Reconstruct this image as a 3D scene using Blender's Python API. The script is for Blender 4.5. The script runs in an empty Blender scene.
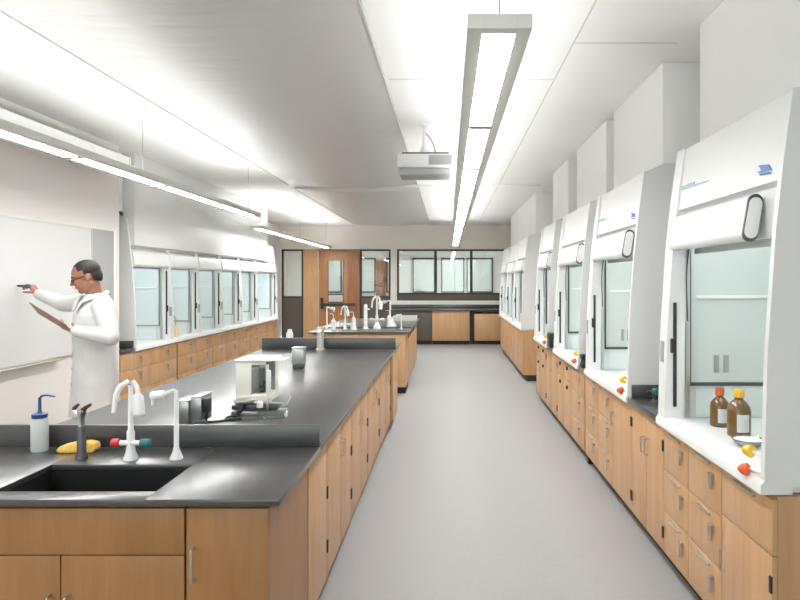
import bpy, bmesh, math, random
from mathutils import Vector, Matrix
PI = math.pi
rnd = random.Random(7)
scene = bpy.context.scene
COL = scene.collection

# ------------------------------------------------------------------ materials
def mat(name, color, rough=.5, metal=0.0, spec=.5, emit=None, strength=0.0, coat=0.0):
    m = bpy.data.materials.new(name); m.use_nodes = True
    b = m.node_tree.nodes['Principled BSDF']
    b.inputs['Base Color'].default_value = (*color, 1)
    b.inputs['Roughness'].default_value = rough
    b.inputs['Metallic'].default_value = metal
    b.inputs['Specular IOR Level'].default_value = spec
    b.inputs['Coat Weight'].default_value = coat
    if emit:
        b.inputs['Emission Color'].default_value = (*emit, 1)
        b.inputs['Emission Strength'].default_value = strength
    return m

def nodes(m):
    nt = m.node_tree
    return nt, nt.nodes['Principled BSDF'], nt.nodes.new, nt.links.new

def speckle(m, c1, c2, scale=60, detail=3, lo=.35, hi=.65, coords='Object', stretch=(1, 1, 1), bump=0.0, bscale=None):
    nt, b, N, L = nodes(m)
    tc = N('ShaderNodeTexCoord'); mp = N('ShaderNodeMapping'); mp.inputs['Scale'].default_value = stretch
    L(tc.outputs[coords], mp.inputs['Vector'])
    nz = N('ShaderNodeTexNoise'); nz.inputs['Scale'].default_value = scale; nz.inputs['Detail'].default_value = detail
    L(mp.outputs[0], nz.inputs['Vector'])
    cr = N('ShaderNodeValToRGB'); cr.color_ramp.elements[0].position = lo; cr.color_ramp.elements[1].position = hi
    cr.color_ramp.elements[0].color = (*c1, 1); cr.color_ramp.elements[1].color = (*c2, 1)
    L(nz.outputs['Fac'], cr.inputs[0]); L(cr.outputs[0], b.inputs['Base Color'])
    if bump:
        bp = N('ShaderNodeBump'); bp.inputs['Strength'].default_value = bump; bp.inputs['Distance'].default_value = .01
        src = nz
        if bscale:
            src = N('ShaderNodeTexNoise'); src.inputs['Scale'].default_value = bscale; L(mp.outputs[0], src.inputs['Vector'])
        L(src.outputs['Fac'], bp.inputs['Height']); L(bp.outputs[0], b.inputs['Normal'])
    return m

def wood(name, dark, light, rough=.38, seed=0.0):
    m = mat(name, light, rough)
    nt, b, N, L = nodes(m)
    tc = N('ShaderNodeTexCoord'); mp = N('ShaderNodeMapping')
    mp.inputs['Scale'].default_value = (9, 9, .9)
    oi = N('ShaderNodeObjectInfo'); ad = N('ShaderNodeVectorMath'); ad.operation = 'ADD'
    ml = N('ShaderNodeMath'); ml.operation = 'MULTIPLY'; ml.inputs[1].default_value = 23.0
    L(oi.outputs['Random'], ml.inputs[0])
    L(tc.outputs['Object'], ad.inputs[0]); L(ml.outputs[0], ad.inputs[1]); L(ad.outputs[0], mp.inputs['Vector'])
    nz = N('ShaderNodeTexNoise'); nz.inputs['Scale'].default_value = 1.6; nz.inputs['Detail'].default_value = 6; nz.inputs['Distortion'].default_value = .6
    L(mp.outputs[0], nz.inputs['Vector'])
    fine = N('ShaderNodeTexNoise'); fine.inputs['Scale'].default_value = 14; fine.inputs['Detail'].default_value = 3
    mp2 = N('ShaderNodeMapping'); mp2.inputs['Scale'].default_value = (7, 7, .35)
    L(ad.outputs[0], mp2.inputs['Vector']); L(mp2.outputs[0], fine.inputs['Vector'])
    mx = N('ShaderNodeMath'); mx.operation = 'MULTIPLY_ADD'; mx.inputs[1].default_value = .35; 
    L(fine.outputs['Fac'], mx.inputs[0]); L(nz.outputs['Fac'], mx.inputs[2])
    cr = N('ShaderNodeValToRGB'); cr.color_ramp.elements[0].position = .45; cr.color_ramp.elements[1].position = .85
    cr.color_ramp.elements[0].color = (*dark, 1); cr.color_ramp.elements[1].color = (*light, 1)
    L(mx.outputs[0], cr.inputs[0]); L(cr.outputs[0], b.inputs['Base Color'])
    return m

def glass(name, tint=(.93, .97, .96), refl=.10, rough=.02):
    m = bpy.data.materials.new(name); m.use_nodes = True
    nt = m.node_tree; nt.nodes.clear(); N = nt.nodes.new; L = nt.links.new
    out = N('ShaderNodeOutputMaterial'); mix = N('ShaderNodeMixShader'); tr = N('ShaderNodeBsdfTransparent'); gl = N('ShaderNodeBsdfGlossy')
    tr.inputs[0].default_value = (*tint, 1); gl.inputs['Roughness'].default_value = rough
    fr = N('ShaderNodeFresnel'); fr.inputs[0].default_value = 1.45
    md = N('ShaderNodeMath'); md.operation = 'MULTIPLY_ADD'; md.inputs[1].default_value = .75; md.inputs[2].default_value = refl * .2
    L(fr.outputs[0], md.inputs[0]); L(md.outputs[0], mix.inputs[0]); L(tr.outputs[0], mix.inputs[1]); L(gl.outputs[0], mix.inputs[2]); L(mix.outputs[0], out.inputs[0])
    return m

M = {}
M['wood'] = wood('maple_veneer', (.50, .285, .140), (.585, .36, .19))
M['wood_shaded'] = wood('maple_veneer_shaded', (.28, .128, .042), (.345, .168, .058))  # darker copy of the maple: shade on the island's end fronts put into the colour
M['wood_door'] = wood('stained_door_wood', (.33, .15, .06), (.44, .215, .09))
M['wood_red'] = wood('red_door_wood', (.26, .105, .045), (.35, .15, .07))
M['epoxy'] = mat('black_epoxy_resin', (.040, .040, .042), .36, spec=.5, coat=1.0)
M['epoxy'].node_tree.nodes['Principled BSDF'].inputs['Coat Roughness'].default_value = .28
M['basin'] = mat('black_basin_resin', (.008, .008, .009), .5)
M['white_hood'] = mat('white_powder_coat', (.76, .77, .765), .35)
M['liner'] = mat('white_hood_liner', (.74, .79, .78), .4)
M['side_pane'] = mat('pale_green_pane', (.63, .66, .65), .18)
M['blue_pane'] = mat('pale_blue_pane', (.70, .77, .78), .15)
M['baffle'] = mat('grey_baffle', (.60, .65, .645), .45)
M['grey_box'] = mat('pale_grey_enclosure', (.88, .885, .88), .45)
M['glass'] = glass('sash_glass', (.93, .975, .965))
M['win_glass'] = glass('window_glass', (.90, .94, .93), .3)
M['chrome'] = mat('brushed_steel', (.62, .62, .61), .28, 1.0)
M['steel'] = mat('satin_steel', (.46, .47, .47), .36, .9)
M['dark'] = mat('black_plastic', (.02, .02, .022), .45)
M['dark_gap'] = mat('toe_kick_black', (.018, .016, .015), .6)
M['grey_plate'] = mat('grey_plate', (.36, .37, .37), .45)
M['floor'] = speckle(mat('sheet_vinyl', (.44, .42, .40), .52), (.335, .329, .326), (.349, .343, .340), 35, 5, coords='Object')
M['ceiling'] = mat('ceiling_paint', (.88, .88, .87), .75)
M['wall'] = mat('wall_paint', (.72, .695, .675), .7)
M['wall_warm'] = mat('warm_wall_paint', (.84, .795, .735), .7)
M['wall_white'] = mat('white_wall_paint', (.80, .785, .77), .6)
M['groove'] = mat('joint_grey', (.58, .58, .57), .7)
M['trim_white'] = mat('white_trim', (.86, .86, .85), .5)
M['taupe'] = mat('taupe_panel', (.105, .088, .072), .55)
M['frame'] = mat('dark_bronze_frame', (.045, .035, .028), .5)
M['board'] = mat('whiteboard_enamel', (.63, .635, .635), .22)
M['pin'] = mat('grey_pinboard', (.36, .365, .365), .8)
M['alu'] = mat('aluminium', (.60, .59, .54), .38, .7)
M['pendant'] = mat('pendant_housing', (.74, .74, .71), .45, 0)
M['lens'] = mat('lamp_lens', (.9, .9, .9), .4, emit=(1, .995, .98), strength=17.0)
M['uplens'] = mat('lamp_up_lens', (.9, .9, .9), .4, emit=(1, .995, .98), strength=6.2)
M['hoodlamp'] = mat('hood_lamp_lens', (.9, .9, .9), .4, emit=(.94, 1, .98), strength=6.5)
M['white_plastic'] = mat('white_plastic', (.82, .82, .81), .35)
M['faucet'] = mat('white_epoxy_coat', (.83, .83, .82), .28)
M['red'] = mat('red_knob', (.62, .03, .025), .4)
M['teal'] = mat('teal_knob', (.02, .17, .19), .4)
M['yellow'] = mat('yellow_knob', (.85, .55, .02), .4)
M['orange'] = mat('orange_knob', (.80, .12, .03), .4)
M['maroon'] = mat('dark_red_handle', (.10, .02, .015), .4)
M['gunmetal'] = mat('dark_grey_metal', (.10, .10, .105), .4, .5)
M['sponge'] = speckle(mat('yellow_sponge', (.8, .5, .1), .9), (.78, .45, .08), (.88, .60, .18), 90)
M['bottle_pe'] = mat('milky_plastic', (.58, .61, .63), .35)
M['blue'] = mat('blue_cap', (.012, .05, .20), .35)
M['blue_mark'] = mat('blue_print', (.03, .14, .42), .4)
M['pale_mark'] = mat('pale_blue_print', (.30, .42, .58), .4)
M['amber'] = mat('amber_glass', (.15, .075, .02), .12, spec=.6, coat=.5)
M['label_paper'] = mat('white_paper', (.84, .84, .83), .7)
M['label_grey'] = mat('grey_paper', (.62, .63, .62), .7)
M['clear'] = glass('lab_glass', (.92, .94, .94), .5)
M['cream'] = mat('cream_enamel', (.80, .79, .72), .35)
M['cable'] = mat('black_cable', (.015, .015, .015), .5)
M['skin'] = mat('skin', (.33, .150, .095), .5)
M['hair'] = speckle(mat('dark_hair', (.03, .02, .016), .6), (.010, .007, .006), (.028, .02, .016), 80, stretch=(1, 1, .2))
M['coat'] = speckle(mat('white_cotton', (.80, .80, .79), .85), (.575, .575, .57), (.63, .63, .625), 7, bump=.7, bscale=9)
M['trouser'] = mat('dark_trousers', (.04, .04, .05), .8)
M['shoe'] = mat('black_leather', (.02, .018, .016), .4)
M['specs'] = mat('dark_spectacle_frame', (.05, .015, .012), .35)
M['lip'] = mat('lip', (.40, .15, .11), .5)
M['eye'] = mat('eye_dark', (.03, .02, .015), .3)
M['hardboard'] = mat('brown_hardboard', (.30, .19, .14), .6)
M['corridor'] = mat('corridor_wall', (.66, .65, .62), .7)
M['corr_pane'] = mat('frosted_pane', (.62, .68, .665), .25)
M['green'] = mat('green_valve', (.02, .16, .12), .4)
M['proj'] = mat('projector_shell', (.72, .72, .71), .45)
M['proj_grey'] = mat('projector_grey', (.40, .40, .40), .5)

# brushed reflective ceiling panel
def cloud_mat():
    m = mat('reflective_ceiling_panel', (.68, .675, .665), .36, .25)
    nt, b, N, L = nodes(m)
    tc = N('ShaderNodeTexCoord'); mp = N('ShaderNodeMapping'); mp.inputs['Scale'].default_value = (.9, 5.0, 1)
    nz = N('ShaderNodeTexNoise'); nz.inputs['Scale'].default_value = 1.6; nz.inputs['Detail'].default_value = 2
    bp = N('ShaderNodeBump'); bp.inputs['Strength'].default_value = .16; bp.inputs['Distance'].default_value = .05
    L(tc.outputs['Object'], mp.inputs[0]); L(mp.outputs[0], nz.inputs['Vector']); L(nz.outputs['Fac'], bp.inputs['Height']); L(bp.outputs[0], b.inputs['Normal'])
    return m
M['cloud'] = cloud_mat()

# ------------------------------------------------------------------ mesh builder
class MB:
    def __init__(s): s.bm = bmesh.new()
    def _take(s, t):
        me = bpy.data.meshes.new('tmp'); t.to_mesh(me); t.free(); s.bm.from_mesh(me); bpy.data.meshes.remove(me); return s
    def box(s, x0, x1, y0, y1, z0, z1, bev=0.0, seg=2, rot=None):
        t = bmesh.new(); bmesh.ops.create_cube(t, size=1)
        for v in t.verts: v.co = Vector(((x1-x0)*v.co.x, (y1-y0)*v.co.y, (z1-z0)*v.co.z))
        if bev: bmesh.ops.bevel(t, geom=t.edges[:], offset=bev, segments=seg, profile=.5, affect='EDGES')
        c = Vector(((x0+x1)/2, (y0+y1)/2, (z0+z1)/2))
        for v in t.verts: v.co = (rot @ v.co if rot else v.co) + c
        return s._take(t)
    def prism(s, pts, axis, a0, a1, bev=0.0):
        # pts: 2d polygon; axis 'y': (x,z) ; 'x': (y,z) ; 'z': (x,y)
        t = bmesh.new()
        def P(p, a): return {'y': (p[0], a, p[1]), 'x': (a, p[0], p[1]), 'z': (p[0], p[1], a)}[axis]
        A = [t.verts.new(P(p, a0)) for p in pts]; B = [t.verts.new(P(p, a1)) for p in pts]
        t.faces.new(A); t.faces.new(B[::-1]); n = len(pts)
        for i in range(n): t.faces.new((A[i], B[i], B[(i+1) % n], A[(i+1) % n]))
        bmesh.ops.recalc_face_normals(t, faces=t.faces[:])
        if bev: bmesh.ops.bevel(t, geom=t.edges[:], offset=bev, segments=2, profile=.5, affect='EDGES')
        return s._take(t)
    def loft(s, rings, cap=True):
        # rings: lists of equal-length point loops
        t = bmesh.new(); R = [[t.verts.new(p) for p in r] for r in rings]; n = len(R[0])
        for a, b in zip(R, R[1:]):
            for i in range(n): t.faces.new((a[i], a[(i+1) % n], b[(i+1) % n], b[i]))
        if cap: t.faces.new(R[0][::-1]); t.faces.new(R[-1])
        bmesh.ops.recalc_face_normals(t, faces=t.faces[:])
        return s._take(t)
    def lathe(s, prof, c=(0, 0, 0), seg=20, d=(0, 0, 1)):
        d = Vector(d).normalized(); q = Vector((0, 0, 1)).rotation_difference(d); c = Vector(c)
        return s.loft([[c + q @ Vector((max(r, .0003)*math.cos(2*PI*i/seg), max(r, .0003)*math.sin(2*PI*i/seg), z)) for i in range(seg)] for r, z in prof])
    def cyl(s, p0, p1, r0, r1=None, seg=14):
        p0, p1 = Vector(p0), Vector(p1); l = (p1-p0).length
        return s.lathe([(r0, 0), (r1 if r1 is not None else r0, l)], p0, seg, p1-p0)
    def capsule(s, p0, p1, r0, r1=None, seg=14):
        r1 = r0 if r1 is None else r1; p0, p1 = Vector(p0), Vector(p1); l = (p1-p0).length
        pr = [(r0*math.sin(a), -r0*math.cos(a)) for a in (0.05, .4, .8, 1.2, 1.57)] + [(r1*math.cos(a), l+r1*math.sin(a)) for a in (0, .4, .8, 1.2, 1.52)]
        return s.lathe(pr, p0, seg, p1-p0)
    def ball(s, c, r, rot=None, seg=20):
        if not hasattr(r, '__len__'): r = (r, r, r)
        t = bmesh.new(); bmesh.ops.create_uvsphere(t, u_segments=seg, v_segments=seg//2, radius=1)
        for v in t.verts:
            p = Vector((v.co.x*r[0], v.co.y*r[1], v.co.z*r[2])); v.co = (rot @ p if rot else p) + Vector(c)
        return s._take(t)
    def tube(s, pts, r, seg=10, smooth=0):
        pts = [Vector(p) for p in pts]
        for _ in range(smooth):
            q = [pts[0]]
            for a, b in zip(pts, pts[1:]): q += [a*.75+b*.25, a*.25+b*.75]
            pts = q + [pts[-1]]
        n = len(pts); rs = r if hasattr(r, '__len__') else [r]*n
        rings = []; prev = None
        for i, p in enumerate(pts):
            d = (pts[min(i+1, n-1)] - pts[max(i-1, 0)]).normalized()
            if prev is None: u = d.orthogonal().normalized()
            else: u = (prev - d*prev.dot(d)).normalized()
            prev = u; w = d.cross(u)
            rr = rs[min(i, len(rs)-1)]
            rings.append([p + (u*math.cos(2*PI*k/seg) + w*math.sin(2*PI*k/seg))*rr for k in range(seg)])
        return s.loft(rings)
    def xf(s, mtx): bmesh.ops.transform(s.bm, matrix=mtx, verts=s.bm.verts[:]); return s
    def build(s, name, m, parent=None, loc=None, smooth=True):
        me = bpy.data.meshes.new(name); s.bm.to_mesh(me); s.bm.free()
        me.materials.append(m)
        if smooth:
            for p in me.polygons: p.use_smooth = True
            me.set_sharp_from_angle(angle=math.radians(35))
        o = bpy.data.objects.new(name, me); COL.objects.link(o)
        if loc: o.location = loc
        if parent: o.parent = parent
        return o

def thing(name, label, cat, loc=(0, 0, 0), rotz=0.0, group=None):
    o = bpy.data.objects.new(name, None); COL.objects.link(o)
    o.empty_display_size = .1
    o.location = loc; o.rotation_euler = (0, 0, rotz); o['label'] = label; o['category'] = cat
    if group: o['group'] = group
    return o
def tag(o, label, cat, group=None):
    o['label'] = label; o['category'] = cat
    if group: o['group'] = group
    return o
def struct(name, mb, m, parent=None):
    o = mb.build(name, m, parent, smooth=False)
    if not parent: o['kind'] = 'structure'
    return o

CAMZ, F, VX, VY = 1.65, 620.0, 448.0, 281.0
BACK = 16.75; CEIL = 3.15; RW = 2.10; LW = -4.55; PART = -3.66; FRONT = -1.6

# ------------------------------------------------------------------ shell
struct('floor', MB().box(LW-.1, RW+.1, FRONT, 20, -.1, 0), M['floor'])
struct('ceiling', MB().box(LW-.1, RW+.1, FRONT, BACK+.15, CEIL, CEIL+.1), M['ceiling'])
struct('wall_right', MB().box(RW, RW+.1, FRONT, BACK+.15, 0, CEIL), M['wall'])
struct('wall_left', MB().box(PART-.12, PART, FRONT, 6.90, 0, CEIL).box(LW-.1, PART-.12, 6.78, 6.90, 0, CEIL).box(LW-.1, LW, 6.90, BACK+.15, 0, CEIL), M['wall'])
struct('trim_soffit', MB().box(LW+.001, -3.81, 6.902, 12.62, 2.46, CEIL-.001).box(-3.81, -3.672, 7.262, 12.62, 2.07, CEIL-.001), M['white_hood'])
struct('baseboard_left', MB().box(PART+.001, PART+.013, FRONT+.1, 6.88, .001, .10, .003), M['dark_gap'])
# unseen wall behind the camera; window band added to bring in fill light
struct('wall_front', MB().box(PART, RW, FRONT-.12, FRONT-.001, 0, .75).box(PART, RW, FRONT-.12, FRONT-.001, 2.9, CEIL)
       .box(PART, PART+.4, FRONT-.12, FRONT-.001, .75, 2.9).box(RW-.5, RW, FRONT-.12, FRONT-.001, .75, 2.9), M['wall'])
wf = MB()
for x in (-3.24, -2.05, -.83, .39, 1.58): wf.box(x-.02, x+.02, FRONT-.09, FRONT-.03, .752, 2.898)
wf.box(-3.24, 1.58, FRONT-.09, FRONT-.03, .752, .80).box(-3.24, 1.58, FRONT-.09, FRONT-.03, 2.85, 2.898)
w1 = struct('window_1', wf, M['frame'])
struct('window_pane', MB().box(-3.22, 1.56, FRONT-.065, FRONT-.058, .80, 2.85), M['win_glass'], w1)

# ceiling joints and panels
for i, (x0, x1, y0, y1) in enumerate([(.787, .795, FRONT, BACK-.05), (.80, 1.45, 3.90, 3.908), (-.44, .78, 4.6, 4.608), (-.44, .78, 2.4, 2.408), (-2.2, 1.44, 9.62, 9.74)]):
    struct('trim_%d' % (i+1), MB().box(x0, x1, y0, y1, CEIL-.003 - (.02 if i == 4 else 0), CEIL), M['groove'] if i != 4 else M['ceiling'])
def cloud(y0, y1, label):
    n = 24; X0, X1 = -2.42, -.47; top, bot = [], []
    for i in range(n+1):
        t = i/n; x = X0+(X1-X0)*t; z = CEIL-.035-.055*math.sin(PI*t)**1.2
        bot.append((x, z)); top.append((x, CEIL-.012))
    o = MB().prism(bot+top[::-1], 'y', y0, y1).build('ceiling_panel', M['cloud'])
    tag(o, label, 'ceiling panel', 'grey ceiling panels')
    MB().box(X0-.035, X0-.002, y0, y1, CEIL-.045, CEIL-.012).build('edge_rail', M['trim_white'], o)
    MB().box(X1+.002, X1+.014, y0, y1, CEIL-.05, CEIL-.012).build('edge_rail', M['groove'], o)
cloud(FRONT+.2, 9.45, 'long shiny grey ceiling panel above the nearer island bench')
cloud(9.85, 15.9, 'shorter shiny grey ceiling panel above the far island bench')

# ------------------------------------------------------------------ back wall with door and windows
FW = 2.51
bw = MB().box(LW-.1, RW+.1, BACK, BACK+.15, FW, CEIL).box(-1.55, -1.38, BACK, BACK+.15, 0, FW).box(-1.38, RW+.1, BACK, BACK+.15, 0, 1.12).box(1.66, RW+.1, BACK, BACK+.15, 1.12, FW)
struct('wall_back', bw, M['wall_warm'])
def window(name, x0, x1, z0, z1, panes, band, zp, pane_mat='win_glass'):
    fr = MB(); y0, y1 = BACK+.01, BACK+.11; t = .045
    fr.box(x0, x0+t, y0, y1, z0, z1).box(x1-t, x1, y0, y1, z0, z1).box(x0+t, x1-t, y0, y1, z1-t, z1).box(x0+t, x1-t, y0, y1, zp-t, zp)
    for p in panes: fr.box(p-.035, p+.035, y0, y1, zp, z1-t)
    w = struct(name, fr, M['frame'])
    struct('lower_panel', MB().box(x0+t, x1-t, y0+.01, y1-.01, z0, zp-t), M['taupe'], w)
    struct('pane', MB().box(x0+t, x1-t, BACK+.05, BACK+.058, zp, z1-t), M[pane_mat], w)
    return w
window('window_2', -4.50, -3.915, 0, FW-.002, [], True, 1.24)
window('window_3', -2.38, -1.555, 0, FW-.002, [], True, 1.24)
window('window_4', -1.375, 1.655, 1.122, FW-.002, [-.34, .63], True, 1.33)
struct('trim_ledge', MB().box(-1.54, 1.75, BACK-.045, BACK-.001, 1.015, 1.115, .006), M['trim_white'])
dr = struct('door_1', MB().box(-3.91, -3.53, BACK+.005, BACK+.14, 0, FW-.002), M['wood'])
struct('door_leaf', MB().box(-3.50, -3.24, BACK+.03, BACK+.075, .01, 2.47).box(-2.84, -2.72, BACK+.03, BACK+.075, .01, 2.47).box(-3.24, -2.84, BACK+.03, BACK+.075, .01, 1.08).box(-3.24, -2.84, BACK+.03, BACK+.075, 2.2, 2.47), M['wood_door'], dr)
struct('door_head', MB().box(-3.53, -2.385, BACK+.005, BACK+.14, 2.475, FW-.002), M['wood_red'], dr)
struct('door_panel', MB().box(-2.71, -2.39, BACK+.02, BACK+.11, .01, 2.47), M['wood_red'], dr)
struct('door_bead', MB().box(-2.845, -2.83, BACK+.02, BACK+.03, 1.07, 2.21).box(-3.25, -3.235, BACK+.02, BACK+.03, 1.07, 2.21).box(-3.25, -2.83, BACK+.02, BACK+.03, 1.07, 1.09).box(-3.25, -2.83, BACK+.02, BACK+.03, 1.27, 1.295), M['frame'], dr)
struct('door_glass', MB().box(-3.24, -2.84, BACK+.045, BACK+.053, 1.08, 2.2), M['win_glass'], dr)
struct('push_bar', MB().box(-3.44, -2.50, BACK-.05, BACK-.02, .98, 1.05, .008).box(-3.44, -3.37, BACK-.03, BACK+.03, .90, 1.2).box(-2.76, -2.72, BACK-.03, BACK+.03, .98, 1.05), M['frame'], dr)
# corridor behind the glass
struct('wall_corridor', MB().box(LW-.5, RW+.6, 19.6, 19.7, 0, CEIL).box(LW-.6, LW-.5, BACK+.15, 19.7, 0, CEIL).box(RW+.6, RW+.7, BACK+.15, 19.7, 0, CEIL), M['corridor'])
struct('ceiling_corridor', MB().box(LW-.5, RW+.6, BACK+.15, 19.7, CEIL-.25, CEIL-.15), M['ceiling'])
for i, (x0, x1) in enumerate([(-3.95, -3.35), (-3.0, -2.28), (-1.95, -1.62), (-1.12, -.34), (-.22, .52), (.58, 1.42)]):
    z0, z1 = 1.28, 2.38; t = .045
    o = struct('window_%d' % (i+5), MB().box(x0, x0+t, 19.54, 19.6, z0, z1).box(x1-t, x1, 19.54, 19.6, z0, z1).box(x0, x1, 19.54, 19.6, z1-t, z1).box(x0, x1, 19.54, 19.6, z0, z0+t), M['frame'])
    struct('pane', MB().box(x0+t, x1-t, 19.57, 19.575, z0+t, z1-t), M['corr_pane'], o)
dc = struct('door_2', MB().box(-2.27, -1.97, 19.55, 19.6, .0, 2.3), M['wood_red'])
def corridor_light(x, label):
    t = thing('corridor_light', label, 'ceiling light', (x, 18.2, CEIL-.25), 0, 'corridor ceiling lights')
    MB().box(-.6, .6, -.16, .16, -.04, -.001, .004).build('housing', M['pendant'], t)
    MB().box(-.56, .56, -.13, .13, -.05, -.041).build('diffuser', M['lens'], t)
corridor_light(-3.0, 'ceiling light in the corridor behind the wooden door')
corridor_light(.3, 'ceiling light in the corridor behind the wide window')

# ------------------------------------------------------------------ cabinets
def cabinet(label, loc, rotz, w, fronts, top=.872, depth=.60, toe=.10, wm='wood', group=None, cat='cabinet', toe_y=.07):
    """local x along the width, fronts facing -y at y=0"""
    t = thing('base_cabinet', label, cat, loc, rotz, group)
    g = .0015
    MB().box(g, w-g, .02, depth, toe, top-.001).build('body', M[wm], t)
    MB().box(g, w-g, toe_y, depth-.02, .001, toe).build('toe_kick', M['dark_gap'], t)
    for f in fronts:
        kind, x0, x1, z0, z1 = f[:5]; pull = f[5] if len(f) > 5 else None
        o = MB().box(x0+.002, x1-.002, 0, .0195, z0+.002, z1-.002, .0025).build('door' if kind == 'door' else 'drawer' if kind == 'drawer' else 'panel', M[wm], t)
        xm = (x0+x1)/2
        if pull == 'lip0':
            MB().box(xm-.09, xm+.09, -.014, .0, z1-.034, z1-.018, .003).build('lip_pull', M['chrome'], o)
        elif pull == 'lip':      # recessed lip with a steel catch below
            MB().box(xm-.075, xm+.075, -.012, .0, z1-.030, z1-.018, .003).build('lip_pull', M['chrome'], o)
            c = MB().box(xm+.085, xm+.115, -.020, .001, z1-.075, z1-.062, .002).box(xm+.085, xm+.115, -.020, -.016, z1-.135, z1-.075, .001)
            c.build('catch', M['steel'], o)
        elif pull == 'dark':
            MB().box(xm-.018, xm+.018, -.016, .0, z1-.085, z1-.05, .003).build('finger_pull', M['dark'], o)
        elif pull in ('barL', 'barR'):
            xx = x0+.03 if pull == 'barL' else x1-.03
            zc = z1-.19 if z1-z0 > .3 else (z0+z1)/2
            MB().tube([(xx, .0, zc-.055), (xx, -.028, zc-.055), (xx, -.03, zc-.045), (xx, -.03, zc+.045), (xx, -.028, zc+.055), (xx, 0, zc+.055)], .0042, 8).build('handle', M['chrome'], o)
        elif pull in ('hingeL', 'hingeR'):
            xx = x0+.008 if pull == 'hingeL' else x1-.008
            for zz in ((z0+.11, z1-.11) if z1 < T0 else (z0+.17, z0+.45)):
                MB().box(xx-.009, xx+.009, -.007, .001, zz-.032, zz+.032, .002).build('hinge', M['dark'], o)
            xh = x1-.035 if pull == 'hingeL' else x0+.035
            MB().tube([(xh, .0, z1-.24), (xh, -.025, z1-.235), (xh, -.025, z1-.145), (xh, 0, z1-.14)], .004, 8).build('handle', M['chrome'], o)
        elif pull == 'slot':
            xx = x0+.05
            MB().box(xx-.012, xx+.012, -.012, .0, z1-.11, z1-.045, .003).build('finger_pull', M['dark'], o)
    return t
T0 = .85
def drawers3(w, top, pull='lip'):
    h = (top-.10)/3
    return [('drawer', 0, w, .10+h*k, .10+h*(k+1), pull) for k in range(3)]

RX = 1.235     # face of right-hand cabinets
RTOP = .828
def rcab(y0, y1, fronts, label, wm='wood'):
    return cabinet(label, (RX, y1, 0), -PI/2, y1-y0, fronts, RTOP, .80, wm=wm, group='maple base cabinets along the right wall')
# near group (local x=0 is the far end)
w = .438; rcab(2.36, 2.798, [('drawer', 0, w, .60, RTOP-.012, 'lip0'), ('door', 0, w, .10, .60, 'hingeR')], 'maple cabinet with one drawer above a door, at the near end of the right row')
rcab(2.80, 3.188, drawers3(.388, RTOP-.012), 'maple three-drawer unit under the nearest hood, beside the drawer-over-door end cabinet')
rcab(3.19, 3.548, drawers3(.358, RTOP-.012), 'maple three-drawer unit under the far side of the nearest hood')
w = .618; rcab(3.55, 4.168, [('door', 0, w/2, .10, RTOP-.012, 'hingeL'), ('door', w/2, w, .10, RTOP-.012, 'hingeR')], 'maple two-door cabinet below the black worktop gap after the nearest hood')
w = .478; rcab(4.17, 4.648, [('door', 0, w, .10, RTOP-.012, 'hingeR')], 'maple single-door cabinet under the near side of the second hood')
rcab(4.65, 5.088, drawers3(.438, RTOP-.012), 'maple three-drawer unit under the middle of the second hood')
rcab(5.09, 5.57, drawers3(.48, RTOP-.012), 'maple three-drawer unit under the far side of the second hood')
rcab(5.62, 6.198, drawers3(.578, RTOP-.012), 'maple three-drawer unit just past the dark gap in the right row')
w = .798; rcab(6.20, 6.998, [('drawer', 0, w/2, .62, RTOP-.012, 'dark'), ('drawer', w/2, w, .62, RTOP-.012, 'dark'), ('door', 0, w/2, .1, .62, 'dark'), ('door', w/2, w, .1, .62, 'dark')], 'maple cabinet of two drawers over two doors under the third hood')
w = .798; rcab(7.0, 7.798, [('door', 0, w/2, .10, RTOP-.012, 'hingeL'), ('door', w/2, w, .10, RTOP-.012, 'hingeR')], 'maple two-door cabinet under the near side of the fourth hood')
w = .85; rcab(7.80, 8.65, [('drawer', 0, w/2, .62, RTOP-.012, 'dark'), ('drawer', w/2, w, .62, RTOP-.012, 'dark'), ('door', 0, w/2, .1, .62, 'dark'), ('door', w/2, w, .1, .62, 'dark')], 'maple cabinet ending the near right row before the walk-through gap')
w = 1.44
for y0, nm in ((10.2, 'first maple cabinet after the walk-through gap in the right row'), (11.68, 'middle maple cabinet of the far right row past the gap'), (13.16, 'last maple cabinet of the far right row by the back wall')):
    rcab(y0, y0+w, [('door', 0, w/2, .10, RTOP-.012), ('door', w/2, w, .10, RTOP-.012)], nm)
struct('trim_filler', MB().box(RX+.03, RX+.60, 5.575, 5.615, .001, RTOP-.002), M['dark_gap'])

# left row
LX = -3.66
def lcab(y0, y1, label):
    w = y1-y0; h = RTOP-.012
    fr = []
    for k in range(2):
        a, b = w*k/2, w*(k+1)/2
        fr += [('drawer', a, b, .62, h, 'lip'), ('drawer', a, b, .37, .62, 'lip'), ('door', a, b, .10, .37, 'dark')]
    return cabinet(label, (LX, y0, 0), PI/2, w, fr, RTOP, .80, wm='wood', group='maple base cabinets along the left wall')
lcab(6.93, 8.36, 'maple drawer cabinet under the left hoods nearest the man in the lab coat')
lcab(8.41, 9.62, 'second maple drawer cabinet under the left hoods, just past the dark gap')
lcab(9.625, 10.84, 'third maple drawer cabinet under the left hoods')
lcab(10.845, 12.06, 'fourth maple drawer cabinet under the left hoods')
lcab(12.065, 13.32, 'last maple drawer cabinet under the left hoods towards the back wall')

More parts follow.
